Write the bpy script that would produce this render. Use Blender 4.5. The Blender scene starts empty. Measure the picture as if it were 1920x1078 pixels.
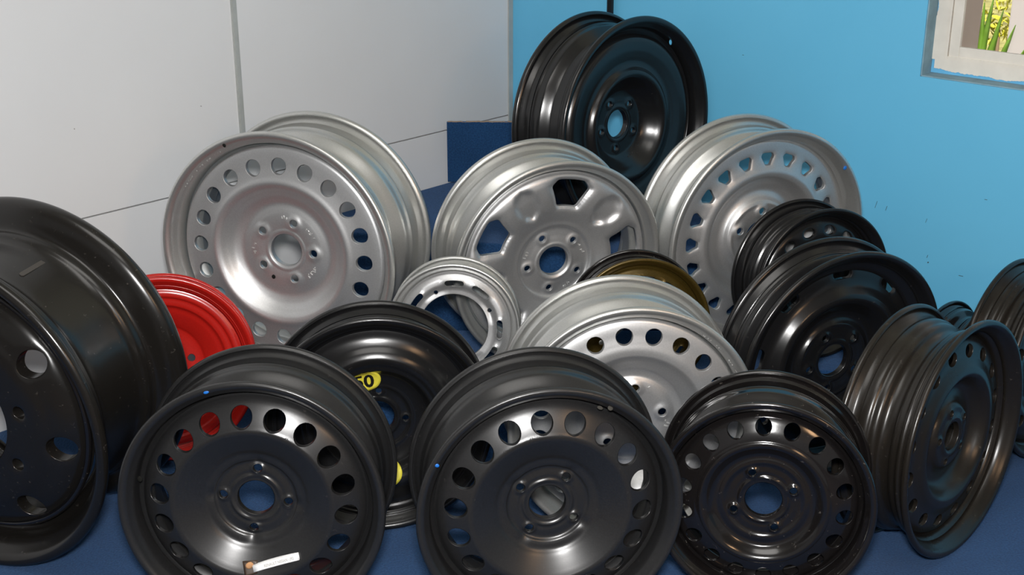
import bpy, bmesh, math, random
import numpy as np
from mathutils import Matrix, Vector

random.seed(7)
SC = bpy.context.scene
COL = SC.collection
PI = math.pi
R_ = math.radians

# ------------------------------------------------------------------ camera
cam = bpy.data.cameras.new('camera')
cam.sensor_width = 36.0
cam.lens = 2500.0 / 1920.0 * 36.0
cam.clip_start = 0.02
camo = bpy.data.objects.new('camera', cam)
COL.objects.link(camo)
camo.location = (0, 0, 1.25)
camo.rotation_euler = (R_(90 - 20.6), 0, 0)
SC.camera = camo

# ------------------------------------------------------------------ world, lights, exposure
w = bpy.data.worlds.new('world')
SC.world = w
w.use_nodes = True
bg = w.node_tree.nodes['Background']
bg.inputs['Color'].default_value = (0.95, 0.97, 1.0, 1)
bg.inputs['Strength'].default_value = 0.20


def light(name, kind, loc, target, energy, color=(1, 1, 1), **kw):
    l = bpy.data.lights.new(name, kind)
    l.energy = energy
    l.color = color
    for k, v in kw.items():
        setattr(l, k, v)
    o = bpy.data.objects.new(name, l)
    COL.objects.link(o)
    o.location = loc
    o.rotation_euler = (Vector(target) - Vector(loc)).to_track_quat('-Z', 'Y').to_euler()
    return o


light('sun', 'SUN', (0, -2, 6), (0.45, 0, 0), 8.0, (1.0, 0.95, 0.86), angle=R_(0.6))
light('camera_flash', 'AREA', (0.0, 0.0, 1.40), (0.0, 2.9, 0.45), 56, (1.0, 0.985, 0.97), shape='RECTANGLE', size=0.16, size_y=0.10)
light('ceiling_fill_light', 'AREA', (-0.2, 1.0, 2.52), (-0.2, 1.0, 0), 17, (1.0, 0.97, 0.93), shape='RECTANGLE', size=1.5, size_y=1.1)  # added out-of-view fill for ambient light, no known lamp there
light('warm_lamp_light', 'AREA', (1.25, 0.0, 1.5), (0.3, 2.2, 0.3), 6.0, (1.0, 0.60, 0.32), shape='RECTANGLE', size=0.3, size_y=0.4)

SC.view_settings.view_transform = 'Standard'
SC.view_settings.look = 'None'
SC.view_settings.exposure = 0.0
SC.view_settings.gamma = 1.0
SC.view_settings.use_curve_mapping = False


# ------------------------------------------------------------------ materials
def new_mat(name):
    m = bpy.data.materials.new(name)
    m.use_nodes = True
    nt = m.node_tree
    return m, nt, nt.nodes['Principled BSDF']


def noise(nt, scale, detail=3.0, rough=0.5, coord='Object'):
    tc = nt.nodes.new('ShaderNodeTexCoord')
    n = nt.nodes.new('ShaderNodeTexNoise')
    n.inputs['Scale'].default_value = scale
    n.inputs['Detail'].default_value = detail
    n.inputs['Roughness'].default_value = rough
    nt.links.new(tc.outputs[coord], n.inputs['Vector'])
    return n


def ramp(nt, src, stops):
    r = nt.nodes.new('ShaderNodeValToRGB')
    while len(r.color_ramp.elements) < len(stops):
        r.color_ramp.elements.new(0.5)
    for e, (p, c) in zip(r.color_ramp.elements, stops):
        e.position = p
        e.color = (*c, 1) if len(c) == 3 else c
    nt.links.new(src, r.inputs['Fac'])
    return r


def bump(nt, p, src, strength, dist):
    b = nt.nodes.new('ShaderNodeBump')
    b.inputs['Strength'].default_value = strength
    b.inputs['Distance'].default_value = dist
    nt.links.new(src, b.inputs['Height'])
    nt.links.new(b.outputs['Normal'], p.inputs['Normal'])


def mat_plain(name, color, rough=0.5, metal=0.0, spec=0.5, var=0.0, scale=6.0):
    m, nt, p = new_mat(name)
    p.inputs['Roughness'].default_value = rough
    p.inputs['Metallic'].default_value = metal
    p.inputs['Specular IOR Level'].default_value = spec
    p.inputs['Base Color'].default_value = (*color, 1)
    if var:
        n = noise(nt, scale)
        lo = tuple(c * (1 - var) for c in color)
        hi = tuple(min(1, c * (1 + var)) for c in color)
        r = ramp(nt, n.outputs['Fac'], [(0.3, lo), (0.7, hi)])
        nt.links.new(r.outputs['Color'], p.inputs['Base Color'])
    return m


def mat_paint(name, color, rough, metal=0.0, spec=0.5, dust=0.0, dustcol=(0.2, 0.18, 0.16), flake=0.0, rvar=0.03, coat=0.0):
    """sprayed steel: base coat with soft roughness mottling, fine orange peel and specks of dust"""
    m, nt, p = new_mat(name)
    p.inputs['Metallic'].default_value = metal
    p.inputs['Specular IOR Level'].default_value = spec
    p.inputs['Coat Weight'].default_value = coat
    p.inputs['Coat Roughness'].default_value = 0.12
    n = noise(nt, 9.0, 4)
    mr = nt.nodes.new('ShaderNodeMapRange')
    mr.inputs['To Min'].default_value = rough - rvar
    mr.inputs['To Max'].default_value = rough + rvar
    nt.links.new(n.outputs['Fac'], mr.inputs['Value'])
    nt.links.new(mr.outputs['Result'], p.inputs['Roughness'])
    base = tuple(color)
    n2 = noise(nt, 420.0, 2)
    r2 = ramp(nt, n2.outputs['Fac'], [(0.35, tuple(c * (1 - flake) for c in base)), (0.68, tuple(min(1, c * (1 + flake)) for c in base))])
    out = r2.outputs['Color']
    if dust:
        n3 = noise(nt, 95.0, 6, 0.75)
        r3 = ramp(nt, n3.outputs['Fac'], [(0.63, (0, 0, 0)), (0.70, (dust, dust, dust))])
        mx = nt.nodes.new('ShaderNodeMix')
        mx.data_type = 'RGBA'
        nt.links.new(r3.outputs['Color'], mx.inputs['Factor'])
        nt.links.new(out, mx.inputs['A'])
        mx.inputs['B'].default_value = (*dustcol, 1)
        out = mx.outputs['Result']
    nt.links.new(out, p.inputs['Base Color'])
    bump(nt, p, n2.outputs['Fac'], 0.05, 0.0003)
    return m


M = {}
M['black_matte'] = mat_paint('black_matte_paint', (0.0150, 0.0150, 0.0155), 0.30, spec=0.6, dust=0.12, flake=0.15)
M['black_satin'] = mat_paint('black_satin_paint', (0.008, 0.008, 0.0085), 0.23, spec=0.55, dust=0.10, flake=0.15)
M['black_gloss'] = mat_paint('black_gloss_paint', (0.008, 0.007, 0.007), 0.15, spec=0.75, dust=0.45, flake=0.1, rvar=0.03)
M['black_truck'] = mat_paint('black_truck_paint', (0.010, 0.009, 0.008), 0.22, spec=0.5, dust=0.25, flake=0.1)
M['black_brown'] = mat_paint('black_brown_paint', (0.013, 0.011, 0.009), 0.28, spec=0.45, dust=0.25, flake=0.1)
M['silver'] = mat_paint('silver_paint', (0.56, 0.565, 0.57), 0.41, metal=0.80, flake=0.05)
M['silver_barrel'] = mat_paint('silver_barrel_paint', (0.56, 0.565, 0.55), 0.34, metal=0.82, flake=0.04)
M['red'] = mat_paint('red_paint', (0.42, 0.012, 0.008), 0.22, spec=0.5, dust=0.05, flake=0.08)
M['gold'] = mat_paint('gold_paint', (0.075, 0.050, 0.010), 0.30, metal=0.55, flake=0.15)
M['sticker_yellow'] = mat_plain('yellow_sticker', (0.75, 0.66, 0.06), 0.5, var=0.06, scale=80)
M['ink'] = mat_plain('black_ink', (0.010, 0.010, 0.009), 0.85, spec=0.1)
M['ink_grey'] = mat_plain('grey_ink', (0.30, 0.29, 0.27), 0.7)
M['ink_faint'] = mat_plain('olive_ink', (0.33, 0.28, 0.04), 0.6)
M['paper'] = mat_plain('white_label_paper', (0.80, 0.80, 0.80), 0.55, var=0.03, scale=60)
M['rust'] = mat_plain('rust_primer', (0.42, 0.22, 0.10), 0.8, var=0.4, scale=90)
M['dark_tape'] = mat_plain('brown_tape', (0.045, 0.028, 0.018), 0.45, var=0.3, scale=60)
M['blue_mark'] = mat_plain('blue_paint_dot', (0.01, 0.15, 0.55), 0.5)
M['grey_mark'] = mat_plain('grey_paint_chip', (0.055, 0.052, 0.046), 0.9, spec=0.1)
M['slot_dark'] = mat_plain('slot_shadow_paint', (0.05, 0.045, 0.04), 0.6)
M['stamp_silver'] = mat_plain('stamped_metal', (0.62, 0.62, 0.61), 0.4, metal=0.5)
M['stamp_black'] = mat_plain('stamped_black', (0.035, 0.034, 0.033), 0.35)


def mat_carpet(edge=None):
    m, nt, p = new_mat('blue_carpet')
    p.inputs['Roughness'].default_value = 0.95
    p.inputs['Specular IOR Level'].default_value = 0.15
    p.inputs['Sheen Weight'].default_value = 0.25
    p.inputs['Sheen Tint'].default_value = (0.4, 0.55, 0.9, 1)
    n = noise(nt, 260, 4, 0.7)
    r = ramp(nt, n.outputs['Fac'], [(0.30, (0.008, 0.033, 0.092)), (0.52, (0.013, 0.060, 0.165)), (0.75, (0.028, 0.094, 0.22))])
    n2 = noise(nt, 5, 4)
    r2 = ramp(nt, n2.outputs['Fac'], [(0.35, (0.82, 0.82, 0.82)), (0.7, (1.1, 1.1, 1.1))])
    mx = nt.nodes.new('ShaderNodeMix')
    mx.data_type = 'RGBA'
    mx.blend_type = 'MULTIPLY'
    mx.inputs['Factor'].default_value = 1
    nt.links.new(r.outputs['Color'], mx.inputs['A'])
    nt.links.new(r2.outputs['Color'], mx.inputs['B'])
    # grey lint
    n3 = noise(nt, 60, 5, 0.8)
    r3 = ramp(nt, n3.outputs['Fac'], [(0.70, (0, 0, 0)), (0.76, (0.55, 0.55, 0.55))])
    mx2 = nt.nodes.new('ShaderNodeMix')
    mx2.data_type = 'RGBA'
    nt.links.new(r3.outputs['Color'], mx2.inputs['Factor'])
    nt.links.new(mx.outputs['Result'], mx2.inputs['A'])
    mx2.inputs['B'].default_value = (0.16, 0.19, 0.22, 1)
    out = mx2.outputs['Result']
    if edge is not None:
        # the carpet stops short of the middle of the room; bare brown floor beyond it
        tc = nt.nodes.new('ShaderNodeTexCoord')
        sx = nt.nodes.new('ShaderNodeSeparateXYZ')
        nt.links.new(tc.outputs['Object'], sx.inputs['Vector'])
        st = nt.nodes.new('ShaderNodeMath')
        st.operation = 'LESS_THAN'
        st.inputs[1].default_value = edge
        nt.links.new(sx.outputs['Y'], st.inputs[0])
        m3 = nt.nodes.new('ShaderNodeMix')
        m3.data_type = 'RGBA'
        nt.links.new(st.outputs[0], m3.inputs['Factor'])
        nt.links.new(out, m3.inputs['A'])
        m3.inputs['B'].default_value = (0.075, 0.055, 0.042, 1)
        out = m3.outputs['Result']
    nt.links.new(out, p.inputs['Base Color'])
    bump(nt, p, n.outputs['Fac'], 0.8, 0.004)
    return m


M['carpet'] = mat_carpet()
M['floor'] = mat_carpet(1.35)
M['white_wall'] = mat_plain('white_wall_paint', (0.66, 0.67, 0.685), 0.42, spec=0.35, var=0.02, scale=3)
M['seam'] = mat_plain('grey_seam', (0.22, 0.21, 0.20), 0.7)
M['strip'] = mat_plain('grey_strip', (0.43, 0.45, 0.44), 0.45, metal=0.2, var=0.08, scale=20)


def mat_blue_wall():
    m, nt, p = new_mat('blue_wall_paint')
    p.inputs['Roughness'].default_value = 0.5
    p.inputs['Specular IOR Level'].default_value = 0.3
    n = noise(nt, 2.2, 5)
    r = ramp(nt, n.outputs['Fac'], [(0.3, (0.122, 0.47, 0.735)), (0.7, (0.138, 0.50, 0.77))])
    # the blue is a dado; above it the wall is cream distemper (seen only as reflections in the rims)
    tc = nt.nodes.new('ShaderNodeTexCoord')
    sx = nt.nodes.new('ShaderNodeSeparateXYZ')
    nt.links.new(tc.outputs['Object'], sx.inputs['Vector'])
    st = nt.nodes.new('ShaderNodeMath')
    st.operation = 'GREATER_THAN'
    st.inputs[1].default_value = 1.25
    nt.links.new(sx.outputs['Z'], st.inputs[0])
    mx = nt.nodes.new('ShaderNodeMix')
    mx.data_type = 'RGBA'
    nt.links.new(st.outputs[0], mx.inputs['Factor'])
    nt.links.new(r.outputs['Color'], mx.inputs['A'])
    mx.inputs['B'].default_value = (0.52, 0.52, 0.42, 1)
    nt.links.new(mx.outputs['Result'], p.inputs['Base Color'])
    n2 = noise(nt, 70, 3)
    bump(nt, p, n2.outputs['Fac'], 0.10, 0.002)
    return m


M['blue_wall'] = mat_blue_wall()
M['blue_wall_plain'] = mat_plain('old_blue_paint', (0.13, 0.45, 0.74), 0.6, var=0.08, scale=40)
M['reveal'] = mat_plain('reveal_plaster', (0.20, 0.33, 0.40), 0.8, var=0.18, scale=25)
M['frame'] = mat_plain('cream_frame_paint', (0.72, 0.70, 0.64), 0.5, var=0.05, scale=30)
M['crack'] = mat_plain('brown_crack_filler', (0.36, 0.25, 0.17), 0.9)
M['ceiling'] = mat_plain('ceiling_board', (0.55, 0.55, 0.50), 0.8, var=0.05)
M['scuff'] = mat_plain('dark_scuff', (0.05, 0.09, 0.12), 0.8)
M['black_pipe'] = mat_plain('black_pipe_plastic', (0.02, 0.022, 0.025), 0.45)
M['grass'] = mat_plain('outside_ground_grass', (0.30, 0.28, 0.10), 0.9, var=0.5, scale=8)
M['bush'] = mat_plain('yellow_green_foliage', (0.62, 0.60, 0.04), 0.6, var=0.5, scale=14)
M['blade'] = mat_plain('green_blade', (0.24, 0.46, 0.05), 0.45, var=0.25, scale=18)
M['out_post'] = mat_plain('brown_grey_post', (0.30, 0.245, 0.225), 0.8, var=0.05)
M['out_wall'] = mat_plain('pale_outside_render', (0.72, 0.66, 0.67), 0.8, var=0.02)
M['lint'] = mat_plain('white_lint', (0.6, 0.6, 0.58), 0.9)
M['ply'] = mat_plain('plywood_edge', (0.40, 0.28, 0.17), 0.7, var=0.2, scale=40)
mg, ntg, pg = new_mat('window_glass')
ntg.nodes.remove(pg)
_t = ntg.nodes.new('ShaderNodeBsdfTransparent')
_g = ntg.nodes.new('ShaderNodeBsdfGlossy')
_g.inputs['Roughness'].default_value = 0.02
_mx = ntg.nodes.new('ShaderNodeMixShader')
_mx.inputs['Fac'].default_value = 0.05
ntg.links.new(_t.outputs[0], _mx.inputs[1])
ntg.links.new(_g.outputs[0], _mx.inputs[2])
ntg.links.new(_mx.outputs[0], ntg.nodes['Material Output'].inputs['Surface'])
M['glass'] = mg


# ------------------------------------------------------------------ mesh helpers
def mesh_np(name, V, F4, mat, parent=None, smooth=True, normals=None):
    """V (n,3) float, F4 (m,4) int quads"""
    me = bpy.data.meshes.new(name)
    V = np.asarray(V, np.float32)
    F4 = np.asarray(F4, np.int32)
    me.vertices.add(len(V))
    me.vertices.foreach_set('co', V.ravel())
    me.loops.add(F4.size)
    me.loops.foreach_set('vertex_index', F4.ravel())
    me.polygons.add(len(F4))
    me.polygons.foreach_set('loop_start', np.arange(0, F4.size, 4, dtype=np.int32))
    me.polygons.foreach_set('use_smooth', np.full(len(F4), smooth))
    me.update(calc_edges=True)
    me.validate()
    if normals is not None:
        me.normals_split_custom_set_from_vertices(np.asarray(normals, np.float32).tolist())
    me.materials.append(mat)
    o = bpy.data.objects.new(name, me)
    COL.objects.link(o)
    if parent:
        o.parent = parent
    return o


def obj_bm(name, bm, mat, parent=None, smooth=False):
    me = bpy.data.meshes.new(name)
    bm.normal_update()
    bm.to_mesh(me)
    bm.free()
    if smooth:
        me.polygons.foreach_set('use_smooth', [True] * len(me.polygons))
    me.materials.append(mat)
    o = bpy.data.objects.new(name, me)
    COL.objects.link(o)
    if parent:
        o.parent = parent
    return o


def add_box(bm, o, a, b, c, bevel=0.0):
    """box from corner o spanned by vectors a, b, c"""
    o, a, b, c = Vector(o), Vector(a), Vector(b), Vector(c)
    vs = [bm.verts.new(o + i * a + j * b + k * c) for i in (0, 1) for j in (0, 1) for k in (0, 1)]
    fs = []
    for q in ((0, 1, 3, 2), (4, 6, 7, 5), (0, 4, 5, 1), (2, 3, 7, 6), (0, 2, 6, 4), (1, 5, 7, 3)):
        fs.append(bm.faces.new([vs[i] for i in q]))
    bmesh.ops.recalc_face_normals(bm, faces=fs)
    if bevel:
        es = list({e for f in fs for e in f.edges})
        bmesh.ops.bevel(bm, geom=es, offset=bevel, segments=2, affect='EDGES', profile=0.7)


def add_prism(bm, pts, z0, z1, bevel=0.0):
    n = len(pts)
    lo = [bm.verts.new((x, y, z0)) for x, y in pts]
    hi = [bm.verts.new((x, y, z1)) for x, y in pts]
    fs = [bm.faces.new(list(reversed(lo))), bm.faces.new(hi)]
    for i in range(n):
        fs.append(bm.faces.new((lo[i], lo[(i + 1) % n], hi[(i + 1) % n], hi[i])))
    bmesh.ops.recalc_face_normals(bm, faces=fs)
    if bevel:
        es = [e for f in fs[1:2] for e in f.edges]
        bmesh.ops.bevel(bm, geom=es, offset=bevel, segments=3, affect='EDGES', profile=0.5)


def add_tube(bm, p0, p1, r, seg=12):
    p0, p1 = Vector(p0), Vector(p1)
    d = (p1 - p0).normalized()
    a = d.orthogonal().normalized()
    b = d.cross(a)
    A = [bm.verts.new(p0 + r * (math.cos(t) * a + math.sin(t) * b)) for t in np.linspace(0, 2 * PI, seg, endpoint=False)]
    B = [bm.verts.new(v.co + (p1 - p0)) for v in A]
    for i in range(seg):
        bm.faces.new((A[i], A[(i + 1) % seg], B[(i + 1) % seg], B[i]))
    bm.faces.new(list(reversed(A)))
    bm.faces.new(B)


def tag(o, label, cat, group=None, kind=None):
    o['label'] = label
    o['category'] = cat
    if group:
        o['group'] = group
    if kind:
        o['kind'] = kind
    return o


def structure(o):
    o['kind'] = 'structure'
    return o


# ------------------------------------------------------------------ setting
YC = 3.594
BD = Vector((math.sin(R_(48.6)), -math.cos(R_(48.6)), 0))      # along the blue wall, away from the corner
WD = Vector((-math.sin(R_(43.4)), -math.cos(R_(43.4)), 0))     # along the white wall, away from the corner
BN = Vector((-BD.y, BD.x, 0))                                   # outward normal of the blue wall
WN = Vector((WD.y, -WD.x, 0))                                   # outward normal of the white wall
K = Vector((0, YC, 0))
Z = Vector((0, 0, 1))
if BN.y < 0: BN = -BN
if WN.y < 0: WN = -WN


def bw(s, z, off=0.0):
    return K + BD * s + BN * off + Z * z


def ww(s, z, off=0.0):
    return K + WD * s + WN * off + Z * z


WL, WH = 6.0, 2.6
bm = bmesh.new()
pts = [K + BD * (WL + .2) + BN * .2, K + BN * .2 + WN * .2, K + WD * (WL + .2) + WN * .2, (K + WD * WL + BD * WL)]
add_prism(bm, [(p.x, p.y) for p in pts], -0.12, 0.0)
structure(obj_bm('floor', bm, M['floor']))
bm = bmesh.new()
add_prism(bm, [(p.x, p.y) for p in pts], WH, WH + 0.12)
structure(obj_bm('ceiling', bm, M['ceiling']))

# white wall: backing, panels with recessed joints, vertical cover strip, corner bead
bm = bmesh.new()
add_box(bm, ww(0, 0, 0.008), WD * WL, WN * 0.12, Z * WH)
wl = structure(obj_bm('wall_left', bm, M['seam']))
SJ, ZJ, G = 0.889, 0.4072, 0.0016
for s0, s1 in ((0.0, SJ), (SJ, SJ + 1.22), (SJ + 1.22, SJ + 2.44), (SJ + 2.44, WL)):
    for z0, z1 in ((0.0, ZJ), (ZJ, 1.63), (1.63, WH)):
        bm = bmesh.new()
        a = s0 + (G if s0 > 0 else 0)
        add_box(bm, ww(a, z0 + (G if z0 else 0), 0.0), WD * (s1 - G - a), WN * 0.0079, Z * (z1 - G - z0 - (G if z0 else 0)), 0.0007)
        obj_bm('panel', bm, M['white_wall'], wl)
bm = bmesh.new()
add_box(bm, ww(SJ - 0.0072, ZJ, -0.0035), WD * 0.0144, WN * 0.0034, Z * (WH - ZJ), 0.0006)
add_box(bm, ww(SJ - 0.0045, ZJ, -0.0052), WD * 0.009, WN * 0.0016, Z * (WH - ZJ), 0.0005)
obj_bm('cover_strip', bm, M['strip'], wl)
bm = bmesh.new()
add_box(bm, ww(0.0, 0.27, -0.004), WD * 0.016, WN * 0.004, Z * (WH - .27), 0.0008)
obj_bm('corner_bead', bm, M['strip'], wl)
for s, z, a, b in ((0.99, 0.593, 0.0030, 0.0016), (1.295, 0.596, 0.0016, 0.0024)):
    bm = bmesh.new()
    add_box(bm, ww(s, z, -0.0008), WD * a + Z * 0.0008, WN * 0.0008, Z * b, 0.0002)
    obj_bm('paint_chip', bm, M['seam'], wl)

# blue wall with the window opening
W0, W1, H0, H1, TH = 1.162, 2.10, 0.67, 1.50, 0.14
bm = bmesh.new()
add_box(bm, bw(0, 0), BD * W0, BN * TH, Z * WH)
add_box(bm, bw(W1, 0), BD * (WL - W1), BN * TH, Z * WH)
add_box(bm, bw(W0, 0), BD * (W1 - W0), BN * TH, Z * H0)
add_box(bm, bw(W0, H1), BD * (W1 - W0), BN * TH, Z * (WH - H1))
bmesh.ops.remove_doubles(bm, verts=bm.verts, dist=1e-5)
wr = structure(obj_bm('wall_right', bm, M['blue_wall']))
# grey plaster lining of the reveal
bm = bmesh.new()
for q in (((W0, H0, .002), BD * .003, Z * (H1 - H0)), ((W0, H0, .002), BD * (W1 - W0), Z * .003)):
    add_box(bm, bw(*q[0][:2], q[0][2]), q[1], BN * 0.050, q[2], 0.0008)
obj_bm('reveal', bm, M['reveal'], wr)
for s, z, du, dv in ((1.089, .361, .0012, .016), (1.115, .360, .0012, .011), (1.211, .352, .001, .010), (1.223, .273, .0012, .007),
                     (1.226, .262, .003, .003), (1.335, .43, .006, .001), (1.30, .25, .010, .0012), (0.72, .66, .004, .001)):
    bm = bmesh.new()
    add_box(bm, bw(s, z, -0.0006), BD * du + Z * (dv * 0.1), BN * 0.0006, Z * dv + BD * (dv * 0.25))
    obj_bm('scuff', bm, M['scuff'], wr)

# window: outer frame, sash bead, pane
win = bpy.data.objects.new('window_1', None)
COL.objects.link(win)
win.location = bw((W0 + W1) / 2, H0, 0.06)
structure(win)
win['label'] = 'cream painted window set into the blue wall'


def kid(o, parent):
    o.parent = parent
    o.matrix_parent_inverse = Matrix.Translation(-parent.location)
    return o


def frame_ring(name, s0, s1, z0, z1, wid, off, dep, mat, bev=0.0012):
    bm = bmesh.new()
    add_box(bm, bw(s0, z0, off), BD * wid, BN * dep, Z * (z1 - z0), bev)
    add_box(bm, bw(s1 - wid, z0, off), BD * wid, BN * dep, Z * (z1 - z0), bev)
    add_box(bm, bw(s0 + wid, z0, off + .0006), BD * (s1 - s0 - 2 * wid), BN * dep, Z * wid, bev)
    add_box(bm, bw(s0 + wid, z1 - wid, off + .0006), BD * (s1 - s0 - 2 * wid), BN * dep, Z * wid, bev)
    return kid(obj_bm(name, bm, mat), win)


frame_ring('window_frame', W0 + .0090, W1 - .0045, H0 + .0145, H1 - .0045, 0.0265, 0.0450, 0.06, M['frame'])
frame_ring('window_sash', W0 + .037, W1 - .037, H0 + .0405, H1 - .037, 0.0225, 0.048, 0.009, M['frame'])
frame_ring('joint_filler', W0 + .0355, W1 - .0355, H0 + .0388, H1 - .0355, 0.0018, 0.0515, 0.02, M['crack'], 0.0002)
bm = bmesh.new()
add_box(bm, bw(W0 + .055, H0 + .058, 0.052), BD * (W1 - W0 - .11), BN * 0.004, Z * (H1 - H0 - .11))
kid(obj_bm('pane', bm, M['glass']), win)
# paint slopped over the plaster around the frame, ragged edge
bm = bmesh.new()
def ragged(outer, inner, off=0.0434):
    """thin coat with a torn outer edge: two chains of (s, z)"""
    o0 = [bm.verts.new(bw(a, b, off)) for a, b in outer]
    i0 = [bm.verts.new(bw(a, b, off)) for a, b in inner]
    o1 = [bm.verts.new(bw(a, b, 0.0449)) for a, b in outer]
    for i in range(len(outer) - 1):
        bm.faces.new((o0[i], o0[i + 1], i0[i + 1], i0[i]))
        bm.faces.new((o0[i], o1[i], o1[i + 1], o0[i + 1]))
zs = np.arange(H0 + .032, H0 + .70, .0022)
e = .002
outer = []
for q in zs:
    e = min(.009, max(-.001, e + random.uniform(-.0011, .0011) + (.0045 * min(1, (q - H0 - .03) / .12) - e + .001) * .15))
    outer.append((W0 + e, q))
ragged(outer, [(W0 + .030, q) for q in zs])
ss = np.arange(W0 + .010, W1 - .012, .0022)
e = .012
outer = []
for q in ss:
    e = min(.020, max(.006, e + random.uniform(-.0011, .0011) + ((.011 if q < W0 + .05 else .0095) - e) * .15))
    outer.append((q, H0 + e))
ragged(outer, [(q, H0 + .036) for q in ss], 0.0430)
kid(obj_bm('paint_edge', bm, M['frame']), win)
bm = bmesh.new()
add_box(bm, bw(W0 + .0031, H0 + .0031, 0.0455), BD * .016, BN * .003, Z * .8)
add_box(bm, bw(W0 + .0031, H0 + .0031, 0.0452), BD * (W1 - W0 - .01), BN * .003, Z * .012)
kid(obj_bm('old_blue_paint', bm, M['blue_wall_plain']), win)

# the opposite side of the shop: the wall ends and the room stands open to the yard
# ------------------------------------------------------------------ carpeted stand
def step(name, poly, z0, z1, label):
    bm = bmesh.new()
    add_prism(bm, poly, z0, z1, 0.006)
    o = obj_bm(name, bm, M['carpet'])
    return tag(o, label, 'step')


pB = [(-0.001, 3.587), (-0.432, 3.131), (-0.488, 3.008), (0.33, 2.812), (0.45, 2.83), (0.62, 2.93), (0.62, 3.040)]
step('carpet_step', pB, 0.0, 0.267, 'blue carpeted corner step, tallest, under the black wheel by the blue wall')
step('carpet_step', [(-0.56, 2.575), (-0.455, 2.52), (-0.40, 2.40), (-0.30, 2.36), (0.415, 2.36), (0.415, 2.72), (-0.56, 2.72)], 0.0, 0.128,
     'low blue carpeted step under the silver wheels on the left and centre')
step('carpet_step', [(0.425, 2.50), (0.80, 2.50), (0.80, 2.745), (0.425, 2.745)], 0.0, 0.128,
     'low blue carpeted step under the silver wheel beside the blue wall')
# board wrapped in carpet standing across the corner
board = bpy.data.objects.new('carpet_board', None)
COL.objects.link(board)
board.location = (0.0, 3.405, 0.27)
tag(board, 'upright carpet covered board standing across the corner left of the back black wheel', 'board')
bm = bmesh.new()
add_box(bm, (-0.170, -0.004, 0), (0.372, 0, 0), (0, 0.009, 0), (0, 0, 0.162), 0.002)
obj_bm('carpet_face', bm, M['carpet'], board)
bm = bmesh.new()
xs = np.arange(-0.168, 0.2, 0.012)
for x in xs:
    add_box(bm, (x, -0.0045, 0.1615), (0.012, 0, random.uniform(-.0008, .0008)), (0, 0.0095, 0), (0, 0, 0.0006 + random.random() * .0008))
obj_bm('frayed_edge', bm, M['crack'], board)

# black pipe end on the blue wall
bm = bmesh.new()
add_tube(bm, bw(0.338, 0.60, -0.012), bw(0.33, WH, -0.012), 0.0085, 16)
pipe = bpy.data.objects.new('wall_pipe', None)
COL.objects.link(pipe)
pipe.location = bw(0.335, 0.60, -0.012)
tag(pipe, 'thin black pipe running up the blue wall above the back wheel', 'pipe')
kid(obj_bm('tube', bm, M['black_pipe'], smooth=True), pipe)
for zz in (1.05, 1.9):
    bm = bmesh.new()
    add_box(bm, bw(0.318, zz, -0.022), BD * 0.034, BN * 0.0215, Z * 0.016, 0.002)
    kid(obj_bm('clip', bm, M['black_pipe']), pipe)

# unseen housing added under the ceiling to go with the fill light
cl = bpy.data.objects.new('fill_light_housing', None)
COL.objects.link(cl)
cl.location = (-0.2, 1.0, 2.6)
tag(cl, 'unseen white housing added for the fill light over the middle of the room', 'light housing')
bm = bmesh.new()
add_box(bm, (-0.75, -0.55, -0.05), (1.5, 0, 0), (0, 1.1, 0), (0, 0, 0.05), 0.004)
obj_bm('housing', bm, M['frame'], cl)

# ------------------------------------------------------------------ outside the window
bm = bmesh.new()
add_box(bm, bw(-4, -0.35, TH + .02), BD * 12, BN * 9, Z * 0.1)
structure(obj_bm('floor_outside', bm, M['grass']))['label'] = 'dry grass ground outside the window'
bm = bmesh.new()
add_box(bm, bw(0.62, -0.25, 0.9), BD * 0.246, BN * 0.12, Z * 2.0, 0.006)
tag(obj_bm('post', bm, M['out_post']), 'brown grey post seen through the window on its left side', 'post')
bm = bmesh.new()
add_box(bm, bw(0.722, -0.25, 1.6), BD * 2.4, BN * 0.15, Z * 2.2, 0.004)
tag(obj_bm('garden_wall', bm, M['out_wall']), 'pale pinkish wall seen through the right of the window', 'wall')


def blade(base, tip, wid, th=0.004, name='leaf', parent=None):
    base, tip = Vector(base), Vector(tip)
    d = tip - base
    side = BD.copy()
    n = 22
    V, F = [], []
    for i in range(n):
        t = i / (n - 1)
        ww_ = wid * min(1.0, (1 - t) / 0.24) ** 0.8 + 0.0006
        c = base + d * t + BN * (0.03 * math.sin(t * PI))
        for k, (u, v) in enumerate(((-1, 0), (0, 1), (1, 0), (0, -0.3))):
            V.append(c + side * (ww_ * u) - BN * (th * v * 1.5))
    for i in range(n - 1):
        for k in range(4):
            F.append((i * 4 + k, i * 4 + (k + 1) % 4, i * 4 + 4 + (k + 1) % 4, i * 4 + 4 + k))
    return mesh_np(name, [tuple(p) for p in V], F, M['blade'], parent)


plant = bpy.data.objects.new('agave_plant', None)
COL.objects.link(plant)
plant.location = bw(0.80, -0.25, 1.25)
tag(plant, 'green plant with long pointed leaves right outside the window', 'plant')
b0 = Vector(plant.location)
for tip, lean in (((0.797, 0.655), 0.03), ((0.823, 0.675), 0.14), ((0.856, 0.640), 0.20), ((0.897, 0.600), 0.29), ((0.945, 0.555), 0.42), ((0.74, 0.61), 0.0)):
    tw = bw(tip[0], tip[1], 1.2)
    bs = bw(tip[0] - lean, -0.25, 1.2)
    kid(blade(bs, tw, 0.0170), plant)

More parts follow.
